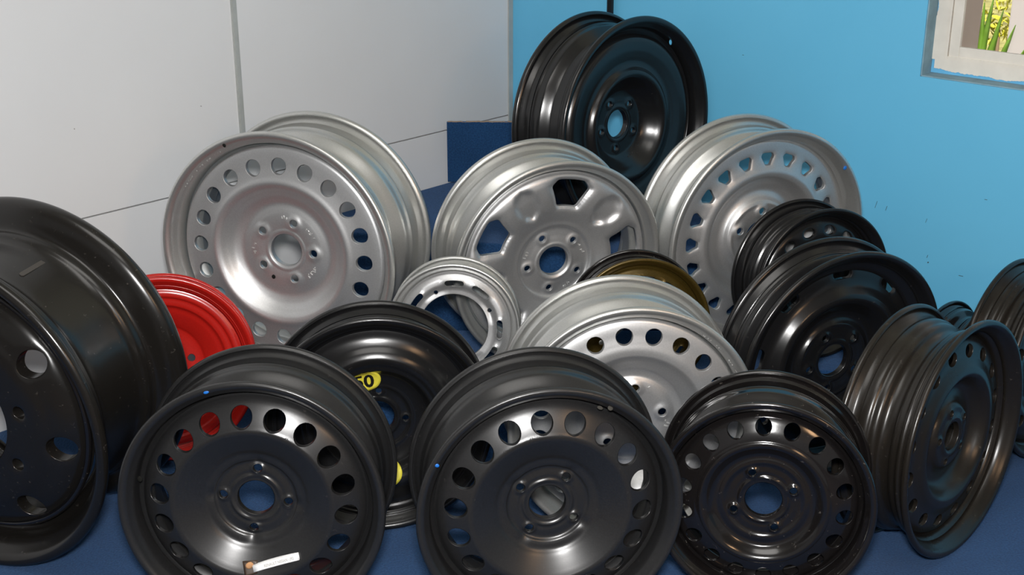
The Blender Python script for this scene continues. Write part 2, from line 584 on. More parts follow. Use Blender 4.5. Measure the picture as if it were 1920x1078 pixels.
bush = bpy.data.objects.new('garden_bush', None)
COL.objects.link(bush)
bush.location = bw(0.36, -0.25, 2.5)
tag(bush, 'sunlit yellow green bush behind the pointed leaves outside', 'bush')
V, F = [], []
rng = np.random.default_rng(3)
for i in range(5200):
    c = rng.normal(0, 1, 3)
    c = c / np.linalg.norm(c) * rng.uniform(.55, 1) ** .5
    p = Vector((0, 0, 0.55)) + BD * (c[0] * .75) + BN * (c[1] * .4) + Z * (c[2] * .62)
    a = Vector(rng.normal(0, 1, 3)).normalized()
    b = a.orthogonal().normalized()
    L, Wd = rng.uniform(.014, .030), rng.uniform(.007, .013)
    k = len(V)
    V += [tuple(p - a * L), tuple(p + b * Wd), tuple(p + a * L), tuple(p - b * Wd)]
    F.append((k, k + 1, k + 2, k + 3))
fo = mesh_np('foliage', V, F, M['bush'], bush, smooth=False)
fo['kind'] = 'stuff'
bm = bmesh.new()
for k in range(5):
    add_tube(bm, (0.03 * k - .06, 0, 0), (0.12 * k - .24, 0.03 * k, 0.6), 0.008, 6)
obj_bm('stems', bm, M['crack'], bush)


# ------------------------------------------------------------------ wheel builder
def pchip(xk, yk):
    xk, yk = np.asarray(xk, float), np.asarray(yk, float)
    h = np.diff(xk)
    d = np.diff(yk) / h
    m = np.zeros(len(xk))
    for i in range(1, len(xk) - 1):
        if d[i - 1] * d[i] > 0:
            w1, w2 = 2 * h[i] + h[i - 1], h[i] + 2 * h[i - 1]
            m[i] = (w1 + w2) / (w1 / d[i - 1] + w2 / d[i])
    m[0], m[-1] = d[0], d[-1]

    def f(x):
        x = np.clip(x, xk[0], xk[-1])
        i = np.clip(np.searchsorted(xk, x, side='right') - 1, 0, len(h) - 1)
        t = (x - xk[i]) / h[i]
        return ((2 * t ** 3 - 3 * t ** 2 + 1) * yk[i] + (t ** 3 - 2 * t ** 2 + t) * h[i] * m[i]
                + (-2 * t ** 3 + 3 * t ** 2) * yk[i + 1] + (t ** 3 - t ** 2) * h[i] * m[i + 1])
    return f


def smooth_profile(pr):
    """rounded, blurred pchip profile so creases become pressed-steel radii"""
    f = pchip([p[0] for p in pr], [p[1] for p in pr])
    r = np.linspace(pr[0][0], pr[-1][0], 900)
    z = f(r)
    k = 17
    ker = np.hanning(k + 2)[1:-1]
    ker /= ker.sum()
    zp = np.concatenate([2 * z[0] - z[k // 2:0:-1], z, 2 * z[-1] - z[-2:-k // 2 - 1:-1]])
    z2 = np.convolve(zp, ker, 'valid')[:len(z)]
    return lambda x: np.interp(x, r, z2)


def chaikin(p, n=2, closed=False):
    p = np.asarray(p, float)
    for _ in range(n):
        if closed:
            q = np.roll(p, -1, 0)
            p = np.stack([p * .75 + q * .25, p * .25 + q * .75], 1).reshape(-1, 2)
        else:
            a, b = p[:-1], p[1:]
            m = np.stack([a * .75 + b * .25, a * .25 + b * .75], 1).reshape(-1, 2)
            p = np.vstack([p[:1], m, p[-1:]])
    return p


def contour_circle(a, b=None):
    b = b or a
    t = np.linspace(0, 2 * PI, 64, endpoint=False)
    return np.stack([a * np.cos(t), b * np.sin(t)], 1)


def contour_poly(pts, it=3):
    return chaikin(pts, it, True)


def contour_round(pts, rad, k=6):
    """polygon (counter-clockwise) with rounded corners"""
    P = np.asarray(pts, float)
    out = []
    n = len(P)
    for i in range(n):
        a, b, c = P[i - 1], P[i], P[(i + 1) % n]
        u, v = (a - b) / np.linalg.norm(a - b), (c - b) / np.linalg.norm(c - b)
        ang = math.acos(float(np.clip(u @ v, -1, 1)))
        L = min(rad / math.tan(ang / 2), .48 * np.linalg.norm(a - b), .48 * np.linalg.norm(c - b))
        p0, p1 = b + u * L, b + v * L
        for t in np.linspace(0, 1, k):
            out.append((1 - t) ** 2 * p0 + 2 * t * (1 - t) * b + t * t * p1)
    return np.array(out)


def contour_slot(a, b):
    """rounded bar: half length a (tangential), half width b (radial)"""
    t = np.linspace(-PI / 2, PI / 2, 17)
    r = np.stack([a - b + b * np.cos(t), b * np.sin(t)], 1)
    return np.vstack([r, -r])


def rho_table(cont):
    ang = np.arctan2(cont[:, 1], cont[:, 0])
    rad = np.hypot(cont[:, 0], cont[:, 1])
    o = np.argsort(ang)
    ang, rad = ang[o], rad[o]
    ang = np.concatenate([ang[-1:] - 2 * PI, ang, ang[:1] + 2 * PI])
    rad = np.concatenate([rad[-1:], rad, rad[:1]])
    # resample finely along straight chords
    x, y = rad * np.cos(ang), rad * np.sin(ang)
    X = np.concatenate([np.linspace(x[i], x[i + 1], 6, endpoint=False) for i in range(len(x) - 1)])
    Y = np.concatenate([np.linspace(y[i], y[i + 1], 6, endpoint=False) for i in range(len(x) - 1)])
    a2 = np.unwrap(np.arctan2(Y, X))
    a2 -= 2 * PI * round((a2.mean()) / (2 * PI))
    return a2, np.hypot(X, Y)


class Hole:
    def __init__(self, rc, th, cont, roll=0.0, rollw=0.02, spread=None):
        self.rc, self.th, self.c = rc, th, cont
        self.roll, self.rollw = roll, rollw
        self.a, self.r = rho_table(cont)

    def rho(self, phi):
        return np.interp(phi, self.a, self.r, period=2 * PI)

    def local(self, x, y):
        r = np.hypot(x, y)
        t = np.arctan2(y, x) - self.th
        t = (t + PI) % (2 * PI) - PI
        return t * self.rc, r - self.rc


class Disc:
    """pressed disc; everything in units of the rim radius R"""

    def __init__(self, prof, bore, rout, t=0.014):
        self.f = smooth_profile(prof)
        self.bore, self.rout, self.t = bore, rout, t
        self.holes, self.feats, self.bands = [], [], []

    def h(self, x, y):
        r = np.hypot(x, y)
        z = self.f(r)
        for g in self.feats:
            z = z + g(x, y, r)
        for H in self.holes:
            if H.roll:
                lx, ly = H.local(x, y)
                d = np.hypot(lx, ly) - H.rho(np.arctan2(ly, lx))
                z = z - H.roll * np.exp(-np.clip(d, 0, None) / H.rollw)
        return z

    def ring(self, n, rc, ph, cont, r0, r1, roll=0.0, rollw=0.02):
        hs = []
        for i in range(n):
            th = R_(ph) + 2 * PI * i / n
            hs.append((th - PI / n, th + PI / n, Hole(rc, th, cont, roll, rollw)))
        self.holes += [q[2] for q in hs]
        self.bands.append((r0, r1, hs))

    def sectors(self, hs, r0, r1):
        self.holes += [q[2] for q in hs]
        self.bands.append((r0, r1, hs))

    def build(self, name, R, mat, parent, offs, step=0.013, seg=150, lay=5, back=None):
        V, N, F = [], [], []
        n0 = 0

        def put(x, y, z, nrm, quads):
            nonlocal n0
            V.append(np.stack([x, y, z], 1))
            N.append(nrm)
            F.append(np.asarray(quads) + n0)
            n0 += len(x)

        def nrm(x, y):
            e = 0.0025
            gx = (self.h(x + e, y) - self.h(x - e, y)) / (2 * e)
            gy = (self.h(x, y + e) - self.h(x, y - e)) / (2 * e)
            v = np.stack([-gx, -gy, np.ones_like(x)], 1)
            return v / np.linalg.norm(v, axis=1)[:, None]

        def sheet(x, y, q):
            z = self.h(x, y)
            nn = nrm(x, y)
            put(x, y, z, nn, q)
            put(x, y, z - self.t, -nn, np.asarray(q)[:, ::-1])

        def grid_quads(a, b, wrap):
            q = []
            bb = b if wrap else b - 1
            i, j = np.meshgrid(np.arange(a - 1), np.arange(bb), indexing='ij')
            j2 = (j + 1) % b
            return np.stack([i * b + j, (i + 1) * b + j, (i + 1) * b + j2, i * b + j2], -1).reshape(-1, 4)

        def annulus(r0, r1):
            k = max(2, int(round((r1 - r0) / step)) + 1)
            rr = np.linspace(r0, r1, k)
            tt = np.linspace(0, 2 * PI, seg, endpoint=False)
            A, B = np.meshgrid(rr, tt, indexing='ij')
            sheet((A * np.cos(B)).ravel(), (A * np.sin(B)).ravel(), grid_quads(k, seg, True))

        bands = sorted(self.bands, key=lambda b: b[0])
        r = self.bore
        for r0, r1, hs in bands:
            if r0 > r + 1e-6:
                annulus(r, r0)
            for t0, t1, H in hs:
                m = max(4, int(round((t1 - t0) / (2 * PI) * seg)))
                k = max(4, int(round((r1 - r0) / step)))
                # rectangle boundary, counter-clockwise in (tangential, radial)
                th = np.concatenate([np.linspace(t0, t1, m, endpoint=False), np.full(k, t1), np.linspace(t1, t0, m, endpoint=False), np.full(k, t0)])
                ra = np.concatenate([np.full(m, r0), np.linspace(r0, r1, k, endpoint=False), np.full(m, r1), np.linspace(r1, r0, k, endpoint=False)])
                bx, by = (th - H.th) * H.rc, ra - H.rc
                ph = np.arctan2(by, bx)
                rh = H.rho(ph)
                cxx, cyy = rh * np.cos(ph), rh * np.sin(ph)
                nb = len(bx)
                L = np.linspace(0, 1, lay + 1) ** 1.5
                gx = cxx[None] + (bx - cxx)[None] * L[:, None]
                gy = cyy[None] + (by - cyy)[None] * L[:, None]
                rr, tt = H.rc + gy, H.th + gx / H.rc
                X, Y = (rr * np.cos(tt)).ravel(), (rr * np.sin(tt)).ravel()
                # orientation: inner layer -> outer layer, ccw
                q = grid_quads(lay + 1, nb, True)[:, ::-1]
                sheet(X, Y, q)
                # punched edge: small lit chamfer, then the wall
                cr, ct = H.rc + cyy, H.th + cxx / H.rc
                ex, ey = cr * np.cos(ct), cr * np.sin(ct)
                ez = self.h(ex, ey)
                ctr = np.array([H.rc * math.cos(H.th), H.rc * math.sin(H.th)])
                inx, iny = ctr[0] - ex, ctr[1] - ey
                ll = np.hypot(inx, iny)
                inx, iny = inx / ll, iny / ll
                bv = 0.0045
                fn = nrm(ex, ey)
                inn = np.stack([inx, iny, np.zeros(nb)], 1)
                mid = fn * 0.75 + inn * 0.65
                mid /= np.linalg.norm(mid, axis=1)[:, None]
                xs = np.concatenate([ex, ex + inx * bv, ex + inx * bv, ex])
                ys = np.concatenate([ey, ey + iny * bv, ey + iny * bv, ey])
                zs = np.concatenate([ez, ez - bv, ez - self.t * 2.3, ez - self.t])
                ns = np.concatenate([mid, inn, inn, inn])
                put(xs, ys, zs, ns, grid_quads(4, nb, True))
            r = r1
        if self.rout > r + 1e-6:
            annulus(r, self.rout)
        # bore edge
        tt = np.linspace(0, 2 * PI, seg, endpoint=False)
        c, s = np.cos(tt), np.sin(tt)
        zb = self.h(self.bore * c, self.bore * s)
        inn = np.stack([-c, -s, np.zeros(seg)], 1)
        up = inn * .7 + np.array([0, 0, .7])
        bo, bv = self.bore, 0.006
        rr = [bo, bo - bv, bo - bv, bo]
        zz = [zb, zb - bv, zb - self.t * 3.4, zb - self.t]
        put(np.concatenate([q * c for q in rr]), np.concatenate([q * s for q in rr]), np.concatenate(zz),
            np.concatenate([up, inn, inn, inn]), grid_quads(4, seg, True)[:, ::-1])
        V = np.concatenate(V) * R + np.array(offs)
        N = np.concatenate(N)
        F = np.concatenate(F)
        return mesh_np(name, V, F, mat, parent, True, N)


def lathe(name, prof, mat, parent, offs, seg=144):
    """closed profile [(r, z)] around local z"""
    p = np.asarray(prof)
    n = len(p)
    t = np.linspace(0, 2 * PI, seg, endpoint=False)
    V = np.stack([p[:, 0][:, None] * np.cos(t), p[:, 0][:, None] * np.sin(t), np.repeat(p[:, 1][:, None], seg, 1)], -1).reshape(-1, 3)
    i, j = np.meshgrid(np.arange(n), np.arange(seg), indexing='ij')
    i2, j2 = (i + 1) % n, (j + 1) % seg
    F = np.stack([i * seg + j, i * seg + j2, i2 * seg + j2, i2 * seg + j], -1).reshape(-1, 4)
    return mesh_np(name, V + np.array(offs), F, mat, parent, True)


def thick(line, t):
    """closed loop around an open centre line"""
    p = np.asarray(line, float)
    d = np.gradient(p, axis=0)
    d /= np.linalg.norm(d, axis=1)[:, None]
    n = np.stack([-d[:, 1], d[:, 0]], 1)
    a, b = p + n * t / 2, p - n * t / 2
    e0 = p[0] - d[0] * t * .45
    e1 = p[-1] + d[-1] * t * .45
    return np.vstack([a, e1[None], b[::-1], e0[None]])


def barrel(R, W, kind='car'):
    """rim section, front flange at z = 0, rear flange at z = -W; (r, z)"""
    k = R / 0.205
    h = 0.0165 * k
    rb = R - h
    u = W / (0.172 * k)
    if kind == 'truck':
        s = R / .29
        L = [(R - .006 * s, -.014 * s), (R - .0005, -.012 * s), (R, -.004 * s), (R - .006 * s, 0), (R - .014 * s, -.004 * s), (R - .020 * s, -.014 * s),
             (R - .030 * s, -.030 * s), (R - .034 * s, -.048 * s), (R - .036 * s, -.056 * s), (R - .050 * s, -.064 * s), (R - .062 * s, -.080 * s),
             (R - .062 * s, -W * .5), (R - .061 * s, -W + .078 * s), (R - .056 * s, -W + .064 * s), (R - .050 * s, -W + .058 * s), (R - .048 * s, -W + .046 * s), (R - .040 * s, -W + .040 * s), (R - .018 * s, -W + .034 * s),
             (R - .003 * s, -W + .025 * s), (R, -W + .013 * s), (R - .006 * s, -W + .002 * s), (R - .014 * s, -W), (R - .020 * s, -W + .004 * s)]
        return thick(chaikin(L, 2), .006 * s)
    front = [(R - .0040 * k, -.0095 * k), (R - .0006 * k, -.0072 * k), (R, -.0028 * k), (R - .0028 * k, 0), (R - .0085 * k, -.0022 * k),
             (R - .0128 * k, -.0088 * k), (rb + .0005 * k, -.0130 * k), (rb - .0022 * k, -.0170 * k)]
    mid = [(rb - .0045 * k, -.0360 * k * u), (rb - .0028 * k, -.0400 * k * u), (rb - .0060 * k, -.0450 * k * u),
           (rb - .0215 * k, -.0570 * k * u), (rb - .0225 * k, -.0620 * k * u), (rb - .0225 * k, -.0880 * k * u), (rb - .0215 * k, -.0930 * k * u),
           (rb - .0085 * k, -.1080 * k * u), (rb - .0060 * k, -.1120 * k * u), (rb - .0055 * k, -W + .046 * k * u), (rb - .0022 * k, -W + .040 * k * u), (rb - .0042 * k, -W + .036 * k * u)]
    if kind == 'ridged':
        mid = [(rb - .0045 * k, -.030 * k * u), (rb - .001 * k, -.034 * k * u), (rb - .009 * k, -.042 * k * u), (rb - .009 * k, -.056 * k * u),
               (rb - .020 * k, -.064 * k * u), (rb - .020 * k, -.090 * k * u), (rb - .008 * k, -.098 * k * u), (rb - .008 * k, -.112 * k * u),
               (rb - .0030 * k, -.118 * k * u), (rb - .0025 * k, -W + .040 * k * u), (rb - .0042 * k, -W + .034 * k * u)]
    rear = [(r, -W - z) for r, z in front[::-1]]
    return thick(chaikin(front + mid + rear, 2), .0036 * k)


class Wheel:
    def __init__(self, name, c, az, el, R, W, label, group=None, roll=0.0):
        az, el = R_(az), R_(el)
        n = Vector((math.sin(az) * math.cos(el), -math.cos(az) * math.cos(el), math.sin(el)))
        u = Vector((0, 0, 1)).cross(n).normalized()
        v = n.cross(u)
        c = Vector(c)
        base = c - v * R - n * (W / 2)
        o = bpy.data.objects.new(name, None)
        COL.objects.link(o)
        o.empty_display_size = 0.05
        o.matrix_world = Matrix.Translation(base) @ Matrix((u, v, n)).transposed().to_4x4()
        tag(o, label, 'wheel', group)
        self.o, self.R, self.W = o, R, W
        self.offs = (0, R, W / 2)

    def rim(self, mat, kind='car', seg=144):
        self.rimo = lathe('rim', barrel(self.R, self.W, kind), mat, self.o, self.offs, seg)
        return self.rimo

    def disc(self, d, mat, **kw):
        self.d = d
        self.disco = d.build('disc', self.R, mat, self.o, self.offs, **kw)
        return self.disco

    def surf(self, x, y, x0, y0, flat):
        """height of a stiff sheet laid on the disc: flat=1 follows it, flat=0 is the tangent plane"""
        h = lambda a, b: float(self.d.h(np.array([a]), np.array([b]))[0])
        z = h(x, y)
        if flat >= 1:
            return z
        e = .01
        pl = h(x0, y0) + (h(x0 + e, y0) - h(x0 - e, y0)) / (2 * e) * (x - x0) + (h(x0, y0 + e) - h(x0, y0 - e)) / (2 * e) * (y - y0)
        return flat * z + (1 - flat) * pl

    def patch(self, name, cont, r, th, mat, rot=0.0, lift=0.0012, th_=0.0008, parent=None, nr=5, flat=1.0):
        """thin sticker following the disc surface; cont in units of R in its own axes; th degrees"""
        d = self.d
        cx_, cy_ = r * math.cos(R_(th)), r * math.sin(R_(th))
        ca, sa = math.cos(R_(rot)), math.sin(R_(rot))
        n = len(cont)
        V, F = [], []
        for k in range(nr + 1):
            f = k / nr
            for a, b in cont:
                a, b = a * f, b * f
                x, y = cx_ + a * ca - b * sa, cy_ + a * sa + b * ca
                V.append((x, y, self.surf(x, y, cx_, cy_, flat) + (lift + th_) / self.R))
        for k in range(nr):
            for i in range(n):
                F.append((k * n + i, (k + 1) * n + i, (k + 1) * n + (i + 1) % n, k * n + (i + 1) % n))
        b0 = len(V)
        for i in range(n):
            x, y, z = V[nr * n + i]
            V.append((x, y, z - (th_ + lift) / self.R))
        for i in range(n):
            F.append((nr * n + i, b0 + i, b0 + (i + 1) % n, nr * n + (i + 1) % n))
        V = np.array(V) * self.R + np.array(self.offs)
        return mesh_np(name, V, F, mat, parent or self.o, True)

    def text(self, name, body, size, r, th, mat, rot=0.0, lift=0.0022, parent=None, bold=0.0, dx=0, dy=0, sx=1.0, flat=1.0):
        """flat lettering laid on the disc surface"""
        cu = bpy.data.curves.new('tmp', 'FONT')
        cu.body = body
        cu.size = size
        cu.align_x = 'CENTER'
        cu.align_y = 'CENTER'
        cu.offset = bold
        cu.resolution_u = 3
        to = bpy.data.objects.new('tmp', cu)
        COL.objects.link(to)
        dg = bpy.context.evaluated_depsgraph_get()
        me = bpy.data.meshes.new_from_object(to.evaluated_get(dg))
        bpy.data.objects.remove(to)
        me.name = name
        ca, sa = math.cos(R_(rot)), math.sin(R_(rot))
        cx_, cy_ = r * math.cos(R_(th)), r * math.sin(R_(th))
        bmx = bmesh.new()
        bmx.from_mesh(me)
        bmesh.ops.triangulate(bmx, faces=bmx.faces[:])
        bmesh.ops.subdivide_edges(bmx, edges=[e for e in bmx.edges if e.calc_length() > size * .25], cuts=2)
        bmx.to_mesh(me)
        bmx.free()
        for v in me.vertices:
            a, b = (v.co.x * sx + dx) / self.R, (v.co.y + dy) / self.R
            x, y = cx_ + a * ca - b * sa, cy_ + a * sa + b * ca
            z = self.surf(x, y, cx_, cy_, flat) * self.R + lift
            v.co = (x * self.R + self.offs[0], y * self.R + self.offs[1], z + self.offs[2])
        me.materials.clear()
        me.materials.append(mat)
        o = bpy.data.objects.new(name, me)
        COL.objects.link(o)
        o.parent = parent or self.o
        return o

    def rim_dot(self, name, th, a, b, r, z, mat, tilt=0.0):
        """small oval blob on the rim lip: centre at radius r (units R), height z (units R)"""
        bmx = bmesh.new()
        bmesh.ops.create_icosphere(bmx, subdivisions=2, radius=1.0)
        t = R_(th)
        m = Matrix.Translation(Vector(self.offs) + Vector((r * self.R * math.cos(t), r * self.R * math.sin(t), z * self.R)))
        m = m @ Matrix.Rotation(t, 4, 'Z') @ Matrix.Rotation(R_(tilt), 4, 'Y') @ Matrix.Diagonal((b, a, 0.0012, 1))
        bmesh.ops.transform(bmx, matrix=m, verts=bmx.verts)
        return obj_bm(name, bmx, mat, self.o, True)

    def stamps(self, name, th0, th1, r, mat, n=14, z=None, size=.011):
        """row of small pressed strokes (worn, illegible die stamps)"""
        bmx = bmesh.new()
        rr = random.Random(int(th0 * 7 + n))
        for i in range(n):
            if rr.random() < .22:
                continue
            t = R_(th0 + (th1 - th0) * (i + .5) / n)
            er, et = Vector((math.cos(t), math.sin(t), 0)), Vector((-math.sin(t), math.cos(t), 0))
            x, y = r * math.cos(t), r * math.sin(t)
            zz = float(self.d.h(np.array([x]), np.array([y]))[0]) if z is None else z
            p = Vector((x, y, zz + .002)) * self.R + Vector(self.offs)
            s = size * self.R
            for q in range(rr.choice((1, 2, 2))):
                a = er * (s * rr.uniform(.5, 1.0)) + et * (s * rr.uniform(-.25, .25))
                if q:
                    a = et * (s * rr.uniform(.3, .6))
                add_box(bmx, p + er * s * rr.uniform(-.5, .1) + et * s * rr.uniform(-.2, .2) - Z * 0, a, (er.cross(et)) * (.0011), a.cross(er.cross(et)).normalized() * (s * .16))
        return obj_bm(name, bmx, mat, self.o)


def bosses(d, n, rc, ph, amp, sig, power=4):
    ths = [R_(ph) + 2 * PI * i / n for i in range(n)]

    def g(x, y, r):
        z = 0
        for t in ths:
            q = np.hypot(x - rc * math.cos(t), y - rc * math.sin(t)) / sig
            z = z + amp * np.exp(-q ** power)
        return z
    d.feats.append(g)


def ridge(d, rc, amp, sig, n=0, ph=0, cut=0.0):
    """raised ring of radius rc, optionally interrupted at n places"""
    def g(x, y, r):
        z = amp * np.exp(-((r - rc) / sig) ** 2)
        if n:
            t = np.arctan2(y, x) - R_(ph)
            z = z * (1 - cut * (0.5 + 0.5 * np.cos(n * t)) ** 2)
        return z
    d.feats.append(g)


# ------------------------------------------------------------------ the wheels
G_BLACK18 = None


def bore_spot(d):
    return d


# --- front row, left: matt black, 18 round holes, four bolts
def disc_18(zv, zh, ph, phb, rv=0.705, rh=0.083, n=18, nb=4, rbolt=0.247, bore=0.145, vr=0.0):
    A, B = zh + .036, zv + .026
    P = [(bore - .01, zh), (.20, zh - .002), (.235, zh + .003), (.285, zh), (.300, zh + .002), (.320, zh + .022), (.340, zh + .029), (.375, A), (.42, A + (B - A) * .27), (.47, A + (B - A) * .54), (.52, A + (B - A) * .80),
         (.56, B), (.59, zv + .039), (.61, zv + .041), (.64, zv + .029), (.705, zv), (.77, zv - .034), (.81, zv - .060), (.835, zv - .085), (.855, zv - .115)]
    d = Disc(P, bore, .855)
    bosses(d, nb, rbolt, phb, .020, .050, 4)
    bosses(d, nb, rbolt, phb, -.016, .030, 2)
    ridge(d, .185, .015, .016, nb, phb, .6)
    bosses(d, nb, .315, phb, -.016, .045, 2)
    d.ring(nb, rbolt, phb, contour_circle(.037), .195, .30)
    d.ring(n, rv, ph, contour_circle(rh, rh * 1.02), .60, .80, vr, .012)
    return d


Wf = Wheel('steel_wheel', (-0.3998, 1.7942, 0.2142), -1.4, 3.1, 0.2053, 0.1713,
           'matt black steel wheel with white paper label, front row left')
Wf.rim(M['black_matte'])
Wf.disc(disc_18(-.062, -.178, 113.8, 83.6), M['black_matte'])
lab = Wf.patch('paper_label', [(-.185, -.022), (-.09, -.022), (0, -.022), (.09, -.022), (.185, -.022), (.185, .022), (.09, .022), (0, .022), (-.09, .022), (-.185, .022)],
               .498, -72, M['paper'], rot=17.5, nr=4, flat=.30, lift=.0060)
lab['label'] = 'white paper label strip'
Wf.text('lettering', 'RENAULT NISSAN - J92', 0.0054, .498, -72, M['ink_grey'], rot=17.5, parent=lab, lift=0.0076, sx=.9, flat=.30, dx=.005)
tp = Wf.patch('tape_scrap', [(-.05, -.06), (.045, -.05), (.06, .035), (-.055, .05)], .525, -95, M['dark_tape'], rot=10, nr=3, lift=.0006)
tp['label'] = 'brown scrap of old tape'
Wf.patch('rust_spot', contour_circle(.030, .022)[::6], .512, -96, M['rust'], rot=10, lift=.0018, nr=2)
Wf.rim_dot('blue_mark', 106.5, .0046, .0028, .968, .002, M['blue_mark'])
Wf.rim_dot('valve_hole', 167, .0052, .0046, .865, -.070, M['ink'], 15)

Wc = Wheel('steel_wheel', (0.0592, 1.743, 0.2337), 8.2, 1.7, 0.2010, 0.1719,
           'matt black steel wheel with no label, front row centre')
Wc.rim(M['black_matte'])
Wc.disc(disc_18(-.075, -.19, 74.9, 55.5, rv=.709), M['black_matte'])
Wc.rim_dot('blue_mark', 151.2, .0030, .0036, .962, .002, M['blue_mark'])
Wc.rim_dot('paint_chip', 62, .0045, .0040, .925, -.028, M['grey_mark'], 25)
Wc.rim_dot('paint_chip', 65.5, .0050, .0030, .885, -.07, M['grey_mark'], 25)

# --- front row, right: glossy black thirteen inch
P = [(.165, -.150), (.20, -.148), (.235, -.152), (.285, -.148), (.33, -.148), (.35, -.142), (.372, -.132), (.40, -.134), (.425, -.140), (.455, -.136), (.49, -.112), (.525, -.078),
     (.55, -.060), (.572, -.052), (.592, -.056), (.612, -.068), (.635, -.072), (.68, -.085), (.736, -.108), (.79, -.132), (.83, -.158), (.86, -.20)]
d = Disc(P, .175, .86)
bosses(d, 4, .287, 114, .028, .058, 4)
bosses(d, 4, .287, 114, -.014, .030, 2)
ridge(d, .222, .016, .016, 4, 114, .6)

d.ring(4, .287, 114, contour_circle(.039), .225, .345)
d.ring(18, .736, 93.6, contour_circle(.076, .080), .64, .83)
Wg = Wheel('steel_wheel', (0.3901, 1.8187, 0.2029), -11.3, 3.9, 0.1706, 0.1521,
           'glossy dark black steel wheel with scratched shine, front row right of centre')
Wg.rim(M['black_gloss'])
Wg.disc(d, M['black_gloss'])

# --- front right, turned aside
P = [(.115, -.135), (.16, -.135), (.21, -.140), (.25, -.142), (.275, -.155), (.30, -.185), (.34, -.205), (.39, -.210), (.43, -.200), (.465, -.165), (.495, -.115), (.52, -.085), (.55, -.072),
     (.59, -.078), (.64, -.100), (.68, -.115), (.73, -.122), (.79, -.135), (.83, -.16), (.86, -.20)]
d = Disc(P, .125, .86)
bosses(d, 5, .22, 30, .012, .045, 4)
ridge(d, .155, .010, .018)
d.ring(5, .22, 30, contour_circle(.032), .17, .275)
d.ring(16, .729, 77.3, contour_circle(.070, .058), .64, .81)
Wt = Wheel('steel_wheel', (0.7714, 2.0226, 0.2127), 45.6, 2.5, 0.2071, 0.1358,
           'dusty black steel wheel turned sideways at the front right, wide barrel showing')
Wt.rim(M['black_brown'], 'ridged')
Wt.disc(d, M['black_brown'])

# --- slotted black wheel behind it
P = [(.14, -.150), (.20, -.148), (.25, -.146), (.32, -.150), (.345, -.165), (.38, -.182), (.43, -.168), (.49, -.115), (.545, -.068), (.58, -.054), (.61, -.060), (.645, -.088), (.685, -.122), (.72, -.138),
     (.784, -.152), (.83, -.165), (.865, -.19)]
d = Disc(P, .15, .865)
bosses(d, 5, .25, 117, .018, .052, 4)
bosses(d, 5, .25, 117, -.012, .028, 2)
ridge(d, .18, .008, .016)
ridge(d, .33, .010, .015, 5, 117, .8)
d.ring(5, .25, 117, contour_circle(.034), .195, .31)
d.ring(9, .775, 89.7, contour_slot(.098, .040), .705, .84, .003, .010)
Ws = Wheel('steel_wheel', (0.6247, 2.2947, 0.2270), 25.0, -1.6, 0.2270, 0.0960,
           'shiny black deep-dish steel wheel with oblong slots, second row right')
Ws.rim(M['black_satin'])
Ws.disc(d, M['black_satin'])
Ws.patch('yellow_dot', contour_circle(.035, .025)[::4], .37, -155, M['sticker_yellow'], nr=2)

# --- small black wheel above it
P = [(.20, -.19), (.30, -.185), (.42, -.18), (.50, -.15), (.56, -.125), (.62, -.12), (.698, -.126), (.76, -.14), (.82, -.17), (.86, -.22)]
d = Disc(P, .21, .86)
bosses(d, 4, .34, 20, .012, .05, 4)
d.ring(4, .34, 20, contour_circle(.038), .27, .41)
d.ring(14, .70, 104.5, contour_circle(.085, .062), .60, .80, .006, .012)
Wu = Wheel('steel_wheel', (0.6400, 2.5562, 0.2949), 22.7, 4.0, 0.1580, 0.1050,
           'small black steel wheel with round holes, topmost black one against the blue wall')
Wu.rim(M['black_satin'], 'ridged')
Wu.disc(d, M['black_satin'])

# --- large silver wheel, left
def silver_bolts(d, n, rc, ph, hole=.034):
    bosses(d, n, rc, ph, .014, .058, 4)
    bosses(d, n, rc, ph, -.012, .032, 2)
    d.ring(n, rc, ph, contour_circle(hole), .185, .305)


P = [(.125, -.198), (.165, -.194), (.20, -.188), (.243, -.186), (.30, -.190), (.335, -.197), (.38, -.205), (.44, -.185), (.50, -.135), (.545, -.095), (.58, -.082), (.63, -.093),
     (.713, -.106), (.78, -.112), (.83, -.118), (.862, -.128), (.868, -.17)]
d = Disc(P, .138, .868)
silver_bolts(d, 5, .243, 142.5, .036)
ridge(d, .160, .008, .016)
d.ring(20, .713, 124.9, contour_circle(.066, .070), .625, .805)
W4 = Wheel('steel_wheel', (-0.4654, 2.4752, 0.3833), -16.9, 1.3, 0.2487, 0.2090,
           'large silver steel wheel with twenty round holes, leaning by the white wall')
W4.rim(M['silver_barrel'])
W4.disc(d, M['silver'])
W4.rim_dot('valve_hole', 113.9, .0036, .0042, .955, .0, M['ink'], -10)
W4.stamps('stamped_marks', 118, 150, .928, M['stamp_silver'], 18, z=-.045, size=.022)
W4.stamps('stamped_marks', 84, 96, .275, M['stamp_silver'], 3, size=.028)
W4.stamps('stamped_marks', 170, 190, .275, M['stamp_silver'], 4, size=.028)
W4.stamps('stamped_marks', 25, 48, .275, M['stamp_silver'], 4, size=.028)
W4.stamps('stamped_marks', -48, -25, .275, M['stamp_silver'], 4, size=.028)
W4.patch('locating_hole', contour_circle(.016, .018)[::4], .265, -117, M['ink'], nr=2, lift=.0004)

